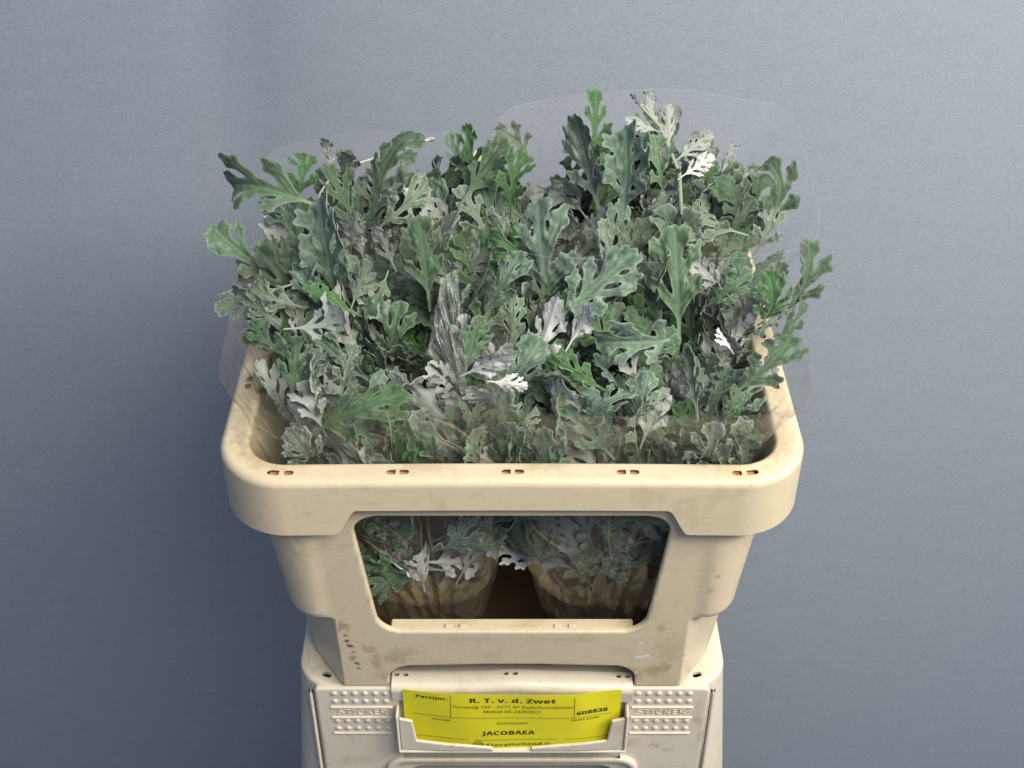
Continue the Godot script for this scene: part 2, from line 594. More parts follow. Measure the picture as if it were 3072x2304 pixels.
func make_collar() -> void:
	var t := thing("plastic_collar", "beige plastic crate with a wide slotted rim and open front window, holding the grey-green leaves", "crate")
	var uvs := Vector2(1.0 / 1.5, 1.0 / 0.4)
	# body
	var hx := 0.186
	var hz := 0.1618
	var r := 0.042
	var half := loop_half(hx, hz, r)
	var wall := func(u: float, v: float) -> Vector3:
		var q := loop(u, hx, hz, r)
		var o := v * (0.0585 * q.w * q.w + 0.115 * q.z * q.z)
		return Vector3(q.x + q.z * o, v, q.y + q.w * o)
	var cut0 := 0.1335
	var cut1 := (hx - r) + r * PI / 2 + 0.006
	var lay := func(u: float, v: float, _d: float) -> Vector3:
		var p: Vector3 = wall.call(u, v)
		var a := absf(u)
		# the corners step back to a chamfer under the pillars
		if a > cut0 and a < cut1 + 0.03:
			var k := smoothstep(-0.1500, -0.1545, v)
			if k > 0 and a < cut1:
				var s := signf(u)
				var p0: Vector3 = wall.call(s * cut0, v)
				var p1: Vector3 = wall.call(s * cut1, v)
				p = p.lerp(p0.lerp(p1, (a - cut0) / (cut1 - cut0)), k)
			var puff := smoothstep(-0.05, -0.075, v) * (1.0 - smoothstep(-0.1450, -0.1505, v)) * smoothstep(cut0, cut0 + 0.012, a) * smoothstep(cut1 + 0.03, cut1, a)
			var q := loop(u, hx, hz, r)
			p += Vector3(q.z, 0, q.w) * 0.0012 * puff
		return p
	var inside := func(u: float, v: float) -> float:
		var d := maxf(-0.239 - v, v + 0.012)
		if absf(u) < 0.17:
			var w := lerpf(0.1000, 0.1118, (v + 0.168) / 0.128)
			d = maxf(d, -rbox(u * 0.105 / w, v + 0.1038, 0.105, 0.0645, 0.0175))
			d = maxf(d, -rbox(u, v + 0.262 - 0.0012 * cos(u * 30.0), 0.0972, 0.0505, 0.018))
		elif absf(u) > half - 0.17:
			d = maxf(d, -rbox(half - absf(u), v + 0.262, 0.0972, 0.0505, 0.018))
		return d
	var us := PackedFloat32Array()
	us.append_array(spaced(-half, -0.28, 0.006))
	us.append_array(spaced(-0.279, 0.279, 0.0022))
	us.append_array(spaced(0.28, half, 0.006))
	part("body", sheet(us, spaced(-0.244, -0.008, 0.0021), inside, lay, 0.004, 0.0018, uvs), M.beige, t)

	# rim: inner wall, top and outer apron in one profile
	var ix := 0.183
	var iz := 0.150
	var ir := 0.030
	var whole := loop_half(ix, iz, ir)
	var rim_lay := func(u: float, s: float, _d: float) -> Vector3:
		var q := loop(u, ix, iz, ir)
		var o := 0.0
		var y := 0.0
		if s < 0:
			o = -0.0006 + s * 0.06
			y = s
		elif s < 0.0024:
			var a := s / 0.0024 * PI / 2
			o = 0.0018 * (1 - cos(a))
			y = -0.0018 * (1 - sin(a))
		elif s < 0.0140:
			o = 0.0018 + (s - 0.0024)
		elif s < 0.0203:
			var a := (s - 0.0140) / 0.0063 * PI / 2
			o = 0.0134 + 0.0042 * sin(a)
			y = -0.0042 * (1 - cos(a))
		else:
			o = 0.0176 + (s - 0.0203) * 0.01
			y = -0.0042 - (s - 0.0203)
		var p := Vector3(q.x + q.z * o, y, q.y + q.w * o)
		if p.z > 0.1:
			var k := 1.0 - p.x * p.x / 0.034
			p.z -= 0.0026 * maxf(0.0, k)
			p.y -= 0.0006 * maxf(0.0, k)
		return p
	var side0 := (ix - ir) + ir * PI / 2 + (iz - ir)
	var rim_inside := func(u: float, s: float) -> float:
		var a := absf(u)
		# lower edge of the apron: high over the windows, low at the corners and sides
		var low := 0.0203 - 0.0042 + lerpf(0.0250, 0.0475, smoothstep(0.1055, 0.1215, a)) if a < 0.3 else 0.0636
		if a > whole - 0.13:
			low = 0.0203 - 0.0042 + lerpf(0.0250, 0.0475, smoothstep(0.1055, 0.1215, whole - a))
		var d := maxf(s - low, -0.022 - s)
		# pairs of D-shaped slots
		var c := 1e9
		if a < 0.165:
			c = absf(u - roundf(u / 0.0772) * 0.0772 - 0.0005)
		elif a > 0.22 and a < whole - 0.2:
			var g := side0 - a
			c = absf(g - roundf((g) / 0.0615) * 0.0615)
		elif a > whole - 0.165:
			var g := whole - a
			c = absf(g - roundf(g / 0.0772) * 0.0772)
		if c < 0.02 and s > 0 and s < 0.02:
			var hole := maxf(rbox(c - 0.0035, s - 0.0094, 0.0042, 0.0024, 0.0023), 0.0013 - c)
			d = maxf(d, -hole)
		return d
	us = PackedFloat32Array()
	us.append_array(spaced(-whole, -0.30, 0.0024))
	us.append_array(spaced(-0.2989, 0.2989, 0.00115))
	us.append_array(spaced(0.30, whole, 0.0024))
	var ss := PackedFloat32Array()
	ss.append_array(spaced(-0.026, -0.001, 0.004))
	ss.append_array(spaced(0.0, 0.0206, 0.0009))
	ss.append_array(spaced(0.0225, 0.067, 0.0018))
	part("rim", sheet(us, ss, rim_inside, rim_lay, 0.0013, 0.0006, uvs), M.beige, t)

	# added strips under the slots; their amber paints light coming through the plastic
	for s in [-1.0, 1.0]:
		part("slot_glow_strip", block(Vector3(0.326, 0.0012, 0.010), 0.0003), M.amber, t, Transform3D(Basis(), Vector3(0, -0.0022, s * 0.1585)))
		part("slot_glow_strip", block(Vector3(0.010, 0.0012, 0.25), 0.0003), M.amber, t, Transform3D(Basis(), Vector3(s * 0.1925, -0.0022, 0)))
	# the rail behind the window's lower edge and its two light notches
	part("inner_rail", block(Vector3(0.185, 0.006, 0.010), 0.001), M.beige, t, Transform3D(Basis(), Vector3(0.0, -0.1722, 0.1425)))
	for x in [-0.0485, -0.0375, 0.0345, 0.0455]:
		part("rail_rib", block(Vector3(0.0055, 0.0065, 0.0050), 0.0008), M.white, t, Transform3D(Basis(), Vector3(x, -0.1712, 0.1460)))
	for s in [-1.0, 1.0]:
		part("grip_rib", block(Vector3(0.006, 0.10, 0.012), 0.001), M.beige, t, Transform3D(Basis(), Vector3(s * 0.118, -0.10, 0.1455)))


# ---------------------------------------------------------------- bucket under the collar

func make_bucket() -> void:
	var t := thing("flower_bucket", "off-white plastic flower bucket at the bottom with studded front and label pocket", "bucket")
	var uvs := Vector2(1.0 / 1.5, 1.0 / 0.4)
	var hx := 0.1725
	var hz := 0.1455
	var r := 0.030
	var half := loop_half(hx, hz, r)
	# outer shell, a little wider towards its foot
	var lay := func(u: float, v: float, _d: float) -> Vector3:
		var q := loop(u, hx, hz, r)
		var y := v
		var o := 0.0
		if v > -0.2442:  # top edge rolls inwards
			var a := clampf((v + 0.2442) / 0.0042, 0.0, 1.0) * PI / 2
			o = -0.0027 * (1 - cos(a))
			y = -0.2442 + 0.0027 * sin(a)
			if v > -0.240:
				o = -0.0027 - (v + 0.240)
				y = -0.2415
		else:
			o = (-0.2442 - v) * lerpf(0.10, 0.06, q.w * q.w)
		return Vector3(q.x + q.z * o, y, q.y + q.w * o)
	var shell_inside := func(u: float, v: float) -> float:
		var d := maxf(-0.84 - v, v + 0.219)
		if absf(u) < 0.2:
			d = maxf(d, -rbox(u, v + 0.44, 0.092, 0.10, 0.02))
		# two dark slots in the ledge outside the collar's feet
		var c := absf(absf(u) - 0.1525)
		if v > -0.238 and absf(u) < 0.2:
			d = maxf(d, -rbox(c, v + 0.2325, 0.006, 0.0025, 0.0024))
		return d
	var vs := PackedFloat32Array()
	vs.append_array(spaced(-0.845, -0.39, 0.02))
	vs.append_array(spaced(-0.37, -0.25, 0.005))
	vs.append_array(spaced(-0.2448, -0.216, 0.0011))
	var us := PackedFloat32Array()
	us.append_array(spaced(-half, -0.22, 0.008))
	us.append_array(spaced(-0.218, 0.218, 0.002))
	us.append_array(spaced(0.22, half, 0.008))
	part("shell", sheet(us, vs, shell_inside, lay, 0.003, 0.0, uvs), M.white, t)
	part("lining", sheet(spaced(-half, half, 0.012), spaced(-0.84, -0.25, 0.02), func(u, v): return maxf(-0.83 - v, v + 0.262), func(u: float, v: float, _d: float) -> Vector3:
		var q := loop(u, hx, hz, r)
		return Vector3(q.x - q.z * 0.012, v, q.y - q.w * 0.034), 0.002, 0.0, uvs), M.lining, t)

	# raised front plate with the studs; its sides lean in like the photograph's
	var plate := func(x: float, y: float, _d: float) -> Vector3:
		return Vector3(x, y, 0.1500 - (y + 0.24) * 0.02)
	var plate_in := func(x: float, y: float) -> float:
		var d := rbox(x, y + 0.5394, 0.1575, 0.3000, 0.004)
		d = maxf(d, -rbox(x, y + 0.4325, 0.1005, 0.1035, 0.014))
		d = maxf(d, -rbox(x, y + 0.285, 0.0905, 0.036, 0.003))
		return d
	part("front_plate", sheet(spaced(-0.161, 0.161, 0.002), spaced(-0.845, -0.236, 0.0021), plate_in, plate, 0.005, 0.0014, uvs), M.white, t)
	for s in [-1.0, 1.0]:
		part("edge_rib", sheet(spaced(0.1575, 0.1645, 0.001), spaced(-0.845, -0.24, 0.008), func(x, y): return rbox(x - 0.161, y + 0.542, 0.0022, 0.3, 0.001), func(x: float, y: float, d: float) -> Vector3:
			return Vector3(s * x if s > 0 else -0.322 + x, y, 0.1478 - (y + 0.24) * 0.04 + minf(d, 0.0015)), 0.004, 0.001, uvs), M.white, t)
	# the card's back plate, set into the front plate
	part("back_plate", block(Vector3(0.184, 0.080, 0.004), 0.0008), M.pale, t, Transform3D(Basis(), Vector3(0, -0.285, 0.1445)))

	# bent rim between the collar's feet
	var hump := func(x: float, s: float, _d: float) -> Vector3:
		var warp := 0.0012 * sin(x * 38.0 + 0.5) + 0.0016 * exp(-pow((x - 0.0) / 0.02, 2.0))
		var z := 0.0
		var y := 0.0
		if s < 0.020:
			z = 0.1265 + s
		elif s < 0.0263:
			var a := (s - 0.020) / 0.0063 * PI / 2
			z = 0.1465 + 0.004 * sin(a)
			y = -0.004 * (1 - cos(a))
		else:
			z = 0.1505 - (s - 0.0263) * 0.10
			y = -0.004 - (s - 0.0263)
		return Vector3(x, -0.2365 + y + warp, z + 0.0008 * sin(x * 25.0))
	var hump_in := func(x: float, s: float) -> float:
		var d := rbox(x, s - 0.0240, 0.0957, 0.0140, 0.002)
		var c: float = absf(absf(x) - 0.0885) if absf(x) > 0.05 else absf(x + 0.001)
		if s < 0.02:
			var hole := maxf(rbox(c - 0.0036, s - 0.0140, 0.0022, 0.0017, 0.0016), 0.0013 - c)
			d = maxf(d, -hole)
		return d
	part("rim", sheet(spaced(-0.099, 0.099, 0.0009), spaced(0.009, 0.041, 0.0009), hump_in, hump, 0.0025, 0.0008, uvs), M.white, t)

	# pocket: frame strips and the two corner lips that hold the card
	for s in [-1.0, 1.0]:
		var lip := PackedVector2Array([Vector2(0.0905, -0.2625), Vector2(0.0800, -0.2655), Vector2(0.0774, -0.2913), Vector2(0.0160, -0.2993), Vector2(0.0150, -0.3035), Vector2(0.0905, -0.3035)])
		var lip_in := func(x: float, y: float) -> float:
			return poly_dist(Vector2(s * x, y), lip)
		part("pocket_lip", sheet(spaced(minf(s * 0.012, s * 0.094), maxf(s * 0.012, s * 0.094), 0.0012), spaced(-0.3065, -0.2595, 0.0012), lip_in, func(x: float, y: float, _d: float) -> Vector3:
			return Vector3(x, y, 0.1635 - 0.0015 * smoothstep(0.05, 0.09, absf(x))), 0.0022, 0.0009, uvs), M.white, t)
		part("pocket_side", block(Vector3(0.0024, 0.046, 0.0130), 0.0012), M.white, t, Transform3D(Basis(), Vector3(s * 0.0920, -0.2805, 0.1570)))
	part("pocket_floor", block(Vector3(0.186, 0.0035, 0.0150), 0.0012), M.white, t, Transform3D(Basis(), Vector3(0, -0.3055, 0.1555)))

	# frame of the lower window and what is seen in it
	var frame_in := func(x: float, y: float) -> float:
		return absf(rbox(x, y + 0.4300, 0.1030, 0.1035, 0.016)) - 0.0028
	part("window_frame", sheet(spaced(-0.11, 0.11, 0.0014), spaced(-0.55, -0.324, 0.0014), frame_in, func(x: float, y: float, _d: float) -> Vector3:
		return Vector3(x, y, 0.1572 - (y + 0.33) * 0.02), 0.008, 0.0018, uvs), M.white, t)
	part("recess_panel", block(Vector3(0.215, 0.22, 0.003), 0.001), M.beige, t, Transform3D(Basis(), Vector3(0, -0.455, 0.1235)))

	# studs and lettering on both wings
	var dome := SphereMesh.new()
	dome.radius = 1.0
	dome.height = 1.0
	dome.is_hemisphere = true
	dome.radial_segments = 12
	dome.rings = 5
	for s in [-1.0, 1.0]:
		for y in [-0.2448, -0.2543, -0.2790, -0.2888]:
			for k in 6:
				var at := Vector3(s * (0.1008 + 0.0082 * k), y, 0.1501 - (y + 0.24) * 0.02)
				part("stud", dome, M.white, t, Transform3D(Basis(Vector3(0.0026, 0, 0), Vector3(0, 0, 0.0015), Vector3(0, -0.0026, 0)), at))
		for y in [-0.2613, -0.2742, -0.2945]:
			part("ridge", block(Vector3(0.050, 0.0012, 0.0024), 0.0005), M.white, t, Transform3D(Basis(), Vector3(s * 0.121, y, 0.1505 - (y + 0.24) * 0.02)))
		var word := lettering("STICKER", 0.040, 0.0062, "Droid Sans", 0.0007)
		part("raised_lettering", word, M.white, t, Transform3D(Basis(), Vector3(s * 0.1205, -0.2678, 0.1503 + 0.0006)))


func poly_dist(p: Vector2, poly: PackedVector2Array) -> float:
	var d := 1e9
	var odd := false
	var j := poly.size() - 1
	for i in poly.size():
		d = minf(d, p.distance_to(Geometry2D.get_closest_point_to_segment(p, poly[i], poly[j])))
		if (poly[i].y > p.y) != (poly[j].y > p.y) and p.x < (poly[j].x - poly[i].x) * (p.y - poly[i].y) / (poly[j].y - poly[i].y) + poly[i].x:
			odd = not odd
		j = i
	return -d if odd else d


# raised or printed letters, fitted to a width and a height about their middle
func lettering(text: String, width: float, height: float, face: String, depth: float, bold := false, bend = null) -> ArrayMesh:
	var f := SystemFont.new()
	f.font_names = PackedStringArray([face])
	f.font_weight = 700 if bold else 400
	var tm := TextMesh.new()
	tm.text = text
	tm.font = f
	tm.font_size = 48
	tm.pixel_size = 0.01
	tm.depth = 0.1
	tm.curve_step = 4.0
	var a := tm.get_mesh_arrays()
	var V: PackedVector3Array = a[Mesh.ARRAY_VERTEX]
	var N: PackedVector3Array = a[Mesh.ARRAY_NORMAL]
	var lo := Vector3(1e9, 1e9, 1e9)
	var hi := -lo
	for p in V:
		lo = lo.min(p)
		hi = hi.max(p)
	var mid := (lo + hi) / 2
	for k in V.size():
		var p := V[k] - mid
		p = Vector3(p.x / (hi.x - lo.x) * width, p.y / (hi.y - lo.y) * height, p.z / maxf(hi.z - lo.z, 1e-6) * depth)
		V[k] = bend.call(p) if bend != null else p
	a[Mesh.ARRAY_VERTEX] = V
	a[Mesh.ARRAY_NORMAL] = N
	a[Mesh.ARRAY_TANGENT] = null
	var m := ArrayMesh.new()
	m.add_surface_from_arrays(Mesh.PRIMITIVE_TRIANGLES, a)
	return m


# ---------------------------------------------------------------- card

func card_point(x: float, y: float) -> Vector3:
	var k := 1.0 - x * x / (0.087 * 0.087)
	var z := 0.1542 + 0.0058 * k + 0.0007 * sin(x * 75.0 + y * 30.0) + 0.0012 * exp(-pow((x - 0.053) / 0.012, 2.0)) * smoothstep(-0.30, -0.24, y)
	return Vector3(x, y, z)


func make_card() -> void:
	var t := thing("label_card", "yellow printed paper card bowed outwards in the bucket's label pocket", "label")
	var inside := func(x: float, y: float) -> float:
		var top := -0.2347 - 0.0005 * cos(x * 70.0 + 0.6)
		var low := -0.3030 - 0.0022 * smoothstep(0.03, 0.0, absf(x + 0.002)) + 0.0005 * sin(x * 140.0)
		return maxf(maxf(absf(x) - 0.0868 + (0.006 * smoothstep(-0.27, -0.30, y)), y - top), low - y)
	part("paper", sheet(spaced(-0.089, 0.089, 0.0022), spaced(-0.314, -0.228, 0.002), inside, func(x: float, y: float, _d: float) -> Vector3: return card_point(x, y), 0.0002, 0.0, Vector2.ONE), M.paper, t)
	# words: middle x, middle y, width, height, text, bold, grey
	var words := [
		[-0.0633, -0.2410, 0.0255, 0.0042, "Partijnr.", true, false],
		[0.0007, -0.2417, 0.0680, 0.0056, "R. T. v. d. Zwet", true, false],
		[0.0011, -0.2502, 0.0950, 0.0042, "Floraweg 102 - 2371 AP Roelofarendsveen", false, true],
		[0.0005, -0.2557, 0.0452, 0.0036, "Mobiel 06-24260627", false, true],
		[0.0643, -0.2583, 0.0250, 0.0046, "608838", true, false],
		[-0.0570, -0.2680, 0.0145, 0.0030, "Aantal", false, true],
		[0.0004, -0.2707, 0.0250, 0.0031, "Soortnaam", false, true],
		[0.0588, -0.2665, 0.0226, 0.0031, "Soort-code", false, true],
		[-0.0030, -0.2840, 0.0432, 0.0064, "JACOBAEA", true, false],
		[0.0020, -0.2987, 0.0450, 0.0042, "FloraHolland", true, true],
	]
	for w in words:
		var bend := func(p: Vector3) -> Vector3:
			return card_point(w[0] + p.x, w[1] + p.y - (0.0015 if w[1] < -0.2 else 0.0) * (1.0 - pow(w[0] + p.x, 2.0) / 0.0076) * 0.0) + Vector3(0, 0, 0.00028 + p.z)
		part("lettering", lettering(w[4], w[2], w[3], "Droid Sans", 0.0001, w[5], bend), M.grey_ink if w[6] else M.ink, t)
	# ruled lines: x0, y0, x1, y1
	for l in [[-0.0485, -0.2360, -0.0488, -0.2643], [0.0497, -0.2380, 0.0500, -0.2643], [-0.0795, -0.2638, 0.0793, -0.2638], [-0.0783, -0.2925, -0.0350, -0.2925], [-0.0300, -0.2925, 0.0380, -0.2925], [0.0430, -0.2925, 0.0776, -0.2925]]:
		var path := PackedVector3Array()
		var rad := PackedFloat32Array()
		for k in 25:
			var f := k / 24.0
			path.append(card_point(lerpf(l[0], l[2], f), lerpf(l[1], l[3], f)) + Vector3(0, 0, 0.0002))
			rad.append(0.00022)
		part("ruled_line", tube(path, rad, 5), M.grey_ink, t)
	# the round emblem before the last line of print
	for ring in [0.0036, 0.0013]:
		for side in ([0] if ring > 0.002 else [-1, 1]):
			var path := PackedVector3Array()
			var rad := PackedFloat32Array()
			for k in 21:
				var g := TAU * k / 20.0
				path.append(card_point(-0.0272 + side * 0.0013 + cos(g) * ring * (1.15 if side == 0 else 0.9), -0.2981 + sin(g) * ring) + Vector3(0, 0, 0.0002))
				rad.append(0.0005 if side == 0 else 0.0003)
			part("emblem_ring", tube(path, rad, 5), M.grey_ink, t)
	var path2 := PackedVector3Array()
	var rad2 := PackedFloat32Array()
	for k in 17:
		var g := TAU * k / 16.0
		path2.append(card_point(0.0290 + cos(g) * 0.0017, -0.2987 + sin(g) * 0.0016) + Vector3(0, 0, 0.0002))
		rad2.append(0.0003)
	part("emblem_ring", tube(path2, rad2, 5), M.grey_ink, t)


# ---------------------------------------------------------------- wire

func make_rod() -> void:
	var t := thing("white_wire", "thin white wire slanting up behind the leaves at the back left of the crate", "wire")
	var pts := [Vector3(-0.168, 0.005, -0.120), Vector3(-0.158, 0.050, -0.127), Vector3(-0.1436, 0.0695, -0.13), Vector3(-0.1031, 0.0833, -0.13), Vector3(-0.0746, 0.0945, -0.13), Vector3(-0.0650, 0.0968, -0.132)]
	var path := PackedVector3Array()
	var rad := PackedFloat32Array()
	for k in pts.size() - 1:
		for q in 6:
			path.append(pts[k].lerp(pts[k + 1], q / 6.0))
			rad.append(0.00105)
	path.append(pts[-1])
	rad.append(0.00105)
	part("rod", tube(path, rad, 8), M.wire, t)
	part("tip", tube(PackedVector3Array([Vector3(-0.0665, 0.0963, -0.132), Vector3(-0.0640, 0.0972, -0.131), Vector3(-0.0628, 0.0982, -0.130)]), PackedFloat32Array([0.0018, 0.0021, 0.0013]), 8), M.wire, t)


# ---------------------------------------------------------------- leaves

# One deeply lobed, felted leaf, one unit long from the foot of its stalk to its tip, facing +z.
func leaf_mesh(n: int) -> ArrayMesh:
	var g := RandomNumberGenerator.new()
	g.seed = 100 + n * 17
	var caps := []
	var veins := []
	var pairs: int = [3, 3, 4][n % 3]
	var broad := g.randf_range(0.75, 1.25)
	var web := g.randf_range(0.042, 0.078) * broad
	caps.append([Vector2(0, 0), Vector2(0, 0.28), 0.015, 0.024])
	caps.append([Vector2(0, 0.26), Vector2(0, 0.58), 0.024, web])
	caps.append([Vector2(0, 0.55), Vector2(0, 0.93), web, 0.055])
	veins.append([Vector2(0, 0), Vector2(0, 0.95), 0.011])
	for side in [-1.0, 1.0]:
		for k in pairs:
			var f: float = (k + g.randf_range(-0.12, 0.12)) / maxf(1.0, pairs - 1)
			var y0 := lerpf(0.28, 0.79, clampf(f, 0, 1))
			var reach := (0.27 * sin(PI * lerpf(0.33, 0.88, clampf(f, 0, 1))) + 0.03) * g.randf_range(0.85, 1.18) * lerpf(0.9, 1.1, broad - 0.5)
			var ang := deg_to_rad(lerpf(38, 50, g.randf()) + 12.0 * f)
			var dir := Vector2(side * cos(ang), sin(ang))
			var p0 := Vector2(0, y0)
			var p1 := p0 + dir * reach
			var w := lerpf(0.036, 0.052, g.randf()) * (1.0 if pairs == 3 else 0.85)
			caps.append([p0, p1, w * 1.0, w])
			veins.append([p0, p1, 0.0055])
			for tooth in [-1.0, 0.0, 1.0]:
				var ta: float = ang + side * 0.0 + tooth * deg_to_rad(g.randf_range(36, 56))
				var td := Vector2(side * cos(ta), sin(ta))
				var p2 := p1 - dir * reach * (0.12 if tooth != 0.0 else 0.0) + td * g.randf_range(0.045, 0.085) * (1.2 if tooth == 0.0 else 1.0)
				caps.append([p1 - dir * 0.03, p2, w * 0.8, w * 0.70])
	for tooth in [-1.0, 0.0, 1.0]:
		var ta: float = PI / 2 + tooth * deg_to_rad(g.randf_range(38, 55))
		caps.append([Vector2(0, 0.86), Vector2(0, 0.89) + Vector2(cos(ta), sin(ta)) * g.randf_range(0.085, 0.115), 0.045, 0.030])
	var inside := func(u: float, v: float) -> float:
		var p := Vector2(u, v)
		var d := 1e9
		for c in caps:
			var q := cap(p, c[0], c[1], c[2], c[3])
			if q < d + 0.04:
				d = smin(d, q, 0.032) if d < 1e8 else q
		return d
	# the midrib's curve
	var b0 := g.randf_range(-0.5, 0.3)
	var b1 := g.randf_range(-1.5, 0.5)
	if n % 4 == 0:
		b1 = g.randf_range(-1.9, -1.2)
	var tw := g.randf_range(-0.7, 0.7)
	var fold := g.randf_range(-0.25, 0.45)
	var cup := g.randf_range(-1.1, 0.9)
	var ruff := g.randf_range(0.018, 0.045)
	var seam := g.randf() * 50
	var ys := PackedFloat32Array()
	var zs := PackedFloat32Array()
	var as_ := PackedFloat32Array()
	var y := 0.0
	var z := 0.0
	for k in 61:
		var v := k / 50.0 - 0.1
		var a := b0 * v + b1 * v * absf(v)
		ys.append(y)
		zs.append(z)
		as_.append(a)
		y += cos(a) / 50.0
		z += sin(a) / 50.0
	var oy := ys[5]
	var oz := zs[5]
	var lay := func(u: float, v: float, d: float) -> Vector3:
		var k := clampf((v + 0.1) * 50.0, 0.0, 59.0)
		var i := int(k)
		var f := k - i
		var a := lerpf(as_[i], as_[i + 1], f)
		var au := absf(u)
		var h := fold * (sqrt(u * u + 0.0009) - 0.03) + cup * u * u * (0.6 + 0.8 * v)
		h += ruff * crinkle.get_noise_3d(u * 4.2, v * 4.2, seam) * smoothstep(0.0, 0.12, au) * 1.6
		h += 0.005 * crinkle.get_noise_3d(u * 10, v * 10, seam + 7)
		var e := maxf(0.0, 0.026 - d) / 0.026
		h -= 0.003 * e * e
		h -= 0.006 * exp(-u * u / 0.0006)  # the sunken midrib
		var x := u * (1.0 - 0.9 * minf(0.4, cup * cup * u * u * 0.5))
		var t := tw * v
		var x2 := x * cos(t) - h * sin(t)
		var h2 := x * sin(t) + h * cos(t)
		return Vector3(x2, lerpf(ys[i], ys[i + 1], f) - oy - h2 * sin(a), lerpf(zs[i], zs[i + 1], f) - oz + h2 * cos(a))
	var tint := func(u: float, v: float, d: float) -> Color:
		var p := Vector2(u, v)
		var t := blotch.get_noise_3d(u * 9, v * 9, seam)
		var t2 := blotch.get_noise_3d(u * 34, v * 34, seam + 3)
		var c := Color(0.128, 0.163, 0.138).lerp(Color(0.078, 0.116, 0.085), clampf(0.5 + t * 0.9, 0, 1))
		c = c * (1.0 + 0.16 * t2)
		var vein := 0.0
		for w in veins:
			vein = maxf(vein, 1.0 - smoothstep(0.3, 1.0, cap(p, w[0], w[1], 0, 0) / w[2] * 0.6))
		c = c.lerp(Color(0.22, 0.28, 0.20), vein * 0.6)
		c = c.lerp(Color(0.30, 0.34, 0.30), (1.0 - smoothstep(0.004, 0.026, d)) * 0.62)
		c.a = 1
		return c
	var m := sheet(spaced(-0.50, 0.50, 0.019), spaced(-0.03, 1.06, 0.019), inside, lay, 0.009, 0.0, Vector2.ONE, tint, true)
	# the white underside
	var a := m.surface_get_arrays(1)
	var C: PackedColorArray = a[Mesh.ARRAY_COLOR]
	var T: PackedVector2Array = a[Mesh.ARRAY_TEX_UV]
	for k in C.size():
		var p := T[k]
		var c := Color(0.52, 0.54, 0.53) * (1.0 + 0.12 * blotch.get_noise_3d(p.x * 12, p.y * 12, seam + 30))
		for w in veins:
			c = c.lerp(Color(0.60, 0.61, 0.57), 0.5 * (1.0 - smoothstep(0.3, 1.0, cap(p, w[0], w[1], 0, 0) / w[2] * 0.5)))
		c.a = 1
		C[k] = c
	a[Mesh.ARRAY_COLOR] = C
	var out := ArrayMesh.new()
	out.add_surface_from_arrays(Mesh.PRIMITIVE_TRIANGLES, m.surface_get_arrays(0))
	out.add_surface_from_arrays(Mesh.PRIMITIVE_TRIANGLES, a)
	return out


var leaves := []
var reach := []


# a leaf from foot to tip, its upper face turned towards facing, rolled about its axis
func leaf(parent: Node3D, foot: Vector3, tip: Vector3, facing: Vector3, variant: int, tone: int, roll: float) -> void:
	var chord: Vector3 = reach[variant]
	var axis := (tip - foot)
	var size := axis.length() / maxf(chord.length(), 0.78)
	var y := axis.normalized()
	var z := facing - y * facing.dot(y)
	if z.length() < 0.05:
		z = Vector3(0.3, 0.2, 1) - y * y.dot(Vector3(0.3, 0.2, 1))
	z = z.normalized().rotated(y, roll)
	var x := y.cross(z)
	# the mesh's own chord leans in its yz plane: turn it onto y
	var lean := Basis(Vector3.RIGHT, -atan2(chord.z, chord.y))
	var b := Basis(x, y, z) * lean
	var o := MeshInstance3D.new()
	var n: int = parent.get_meta("count", 0)
	o.name = "leaf" if n == 0 else "leaf_%03d" % n
	parent.set_meta("count", n + 1)
	o.mesh = leaves[variant]
	o.set_surface_override_material(0, M.leaf[tone])
	o.set_surface_override_material(1, M.under if tone == 1 or n % 9 == 0 else M.grey_under)
	o.transform = Transform3D(Basis(x, y, z) * Basis.from_scale(Vector3(size * 0.80, size, size)) * lean, foot)
	parent.add_child(o, true)


func canopy(x: float, z: float) -> float:
	var k := (0.145 - z) / 0.28
	var h := lerpf(0.018, 0.098, pow(clampf(k, 0, 1), 0.8))
	h -= 0.45 * maxf(0.0, absf(x) - 0.14)
	h += 0.018 * crinkle.get_noise_2d(x * 9, z * 9)
	h -= 0.035 * exp(-pow((x - 0.016) / 0.025, 2.0)) * smoothstep(-0.02, -0.1, z)
	h += 0.02 * smoothstep(0.03, 0.09, x) * smoothstep(0.02, -0.08, z) * (1.0 - smoothstep(0.13, 0.18, x))
	return h


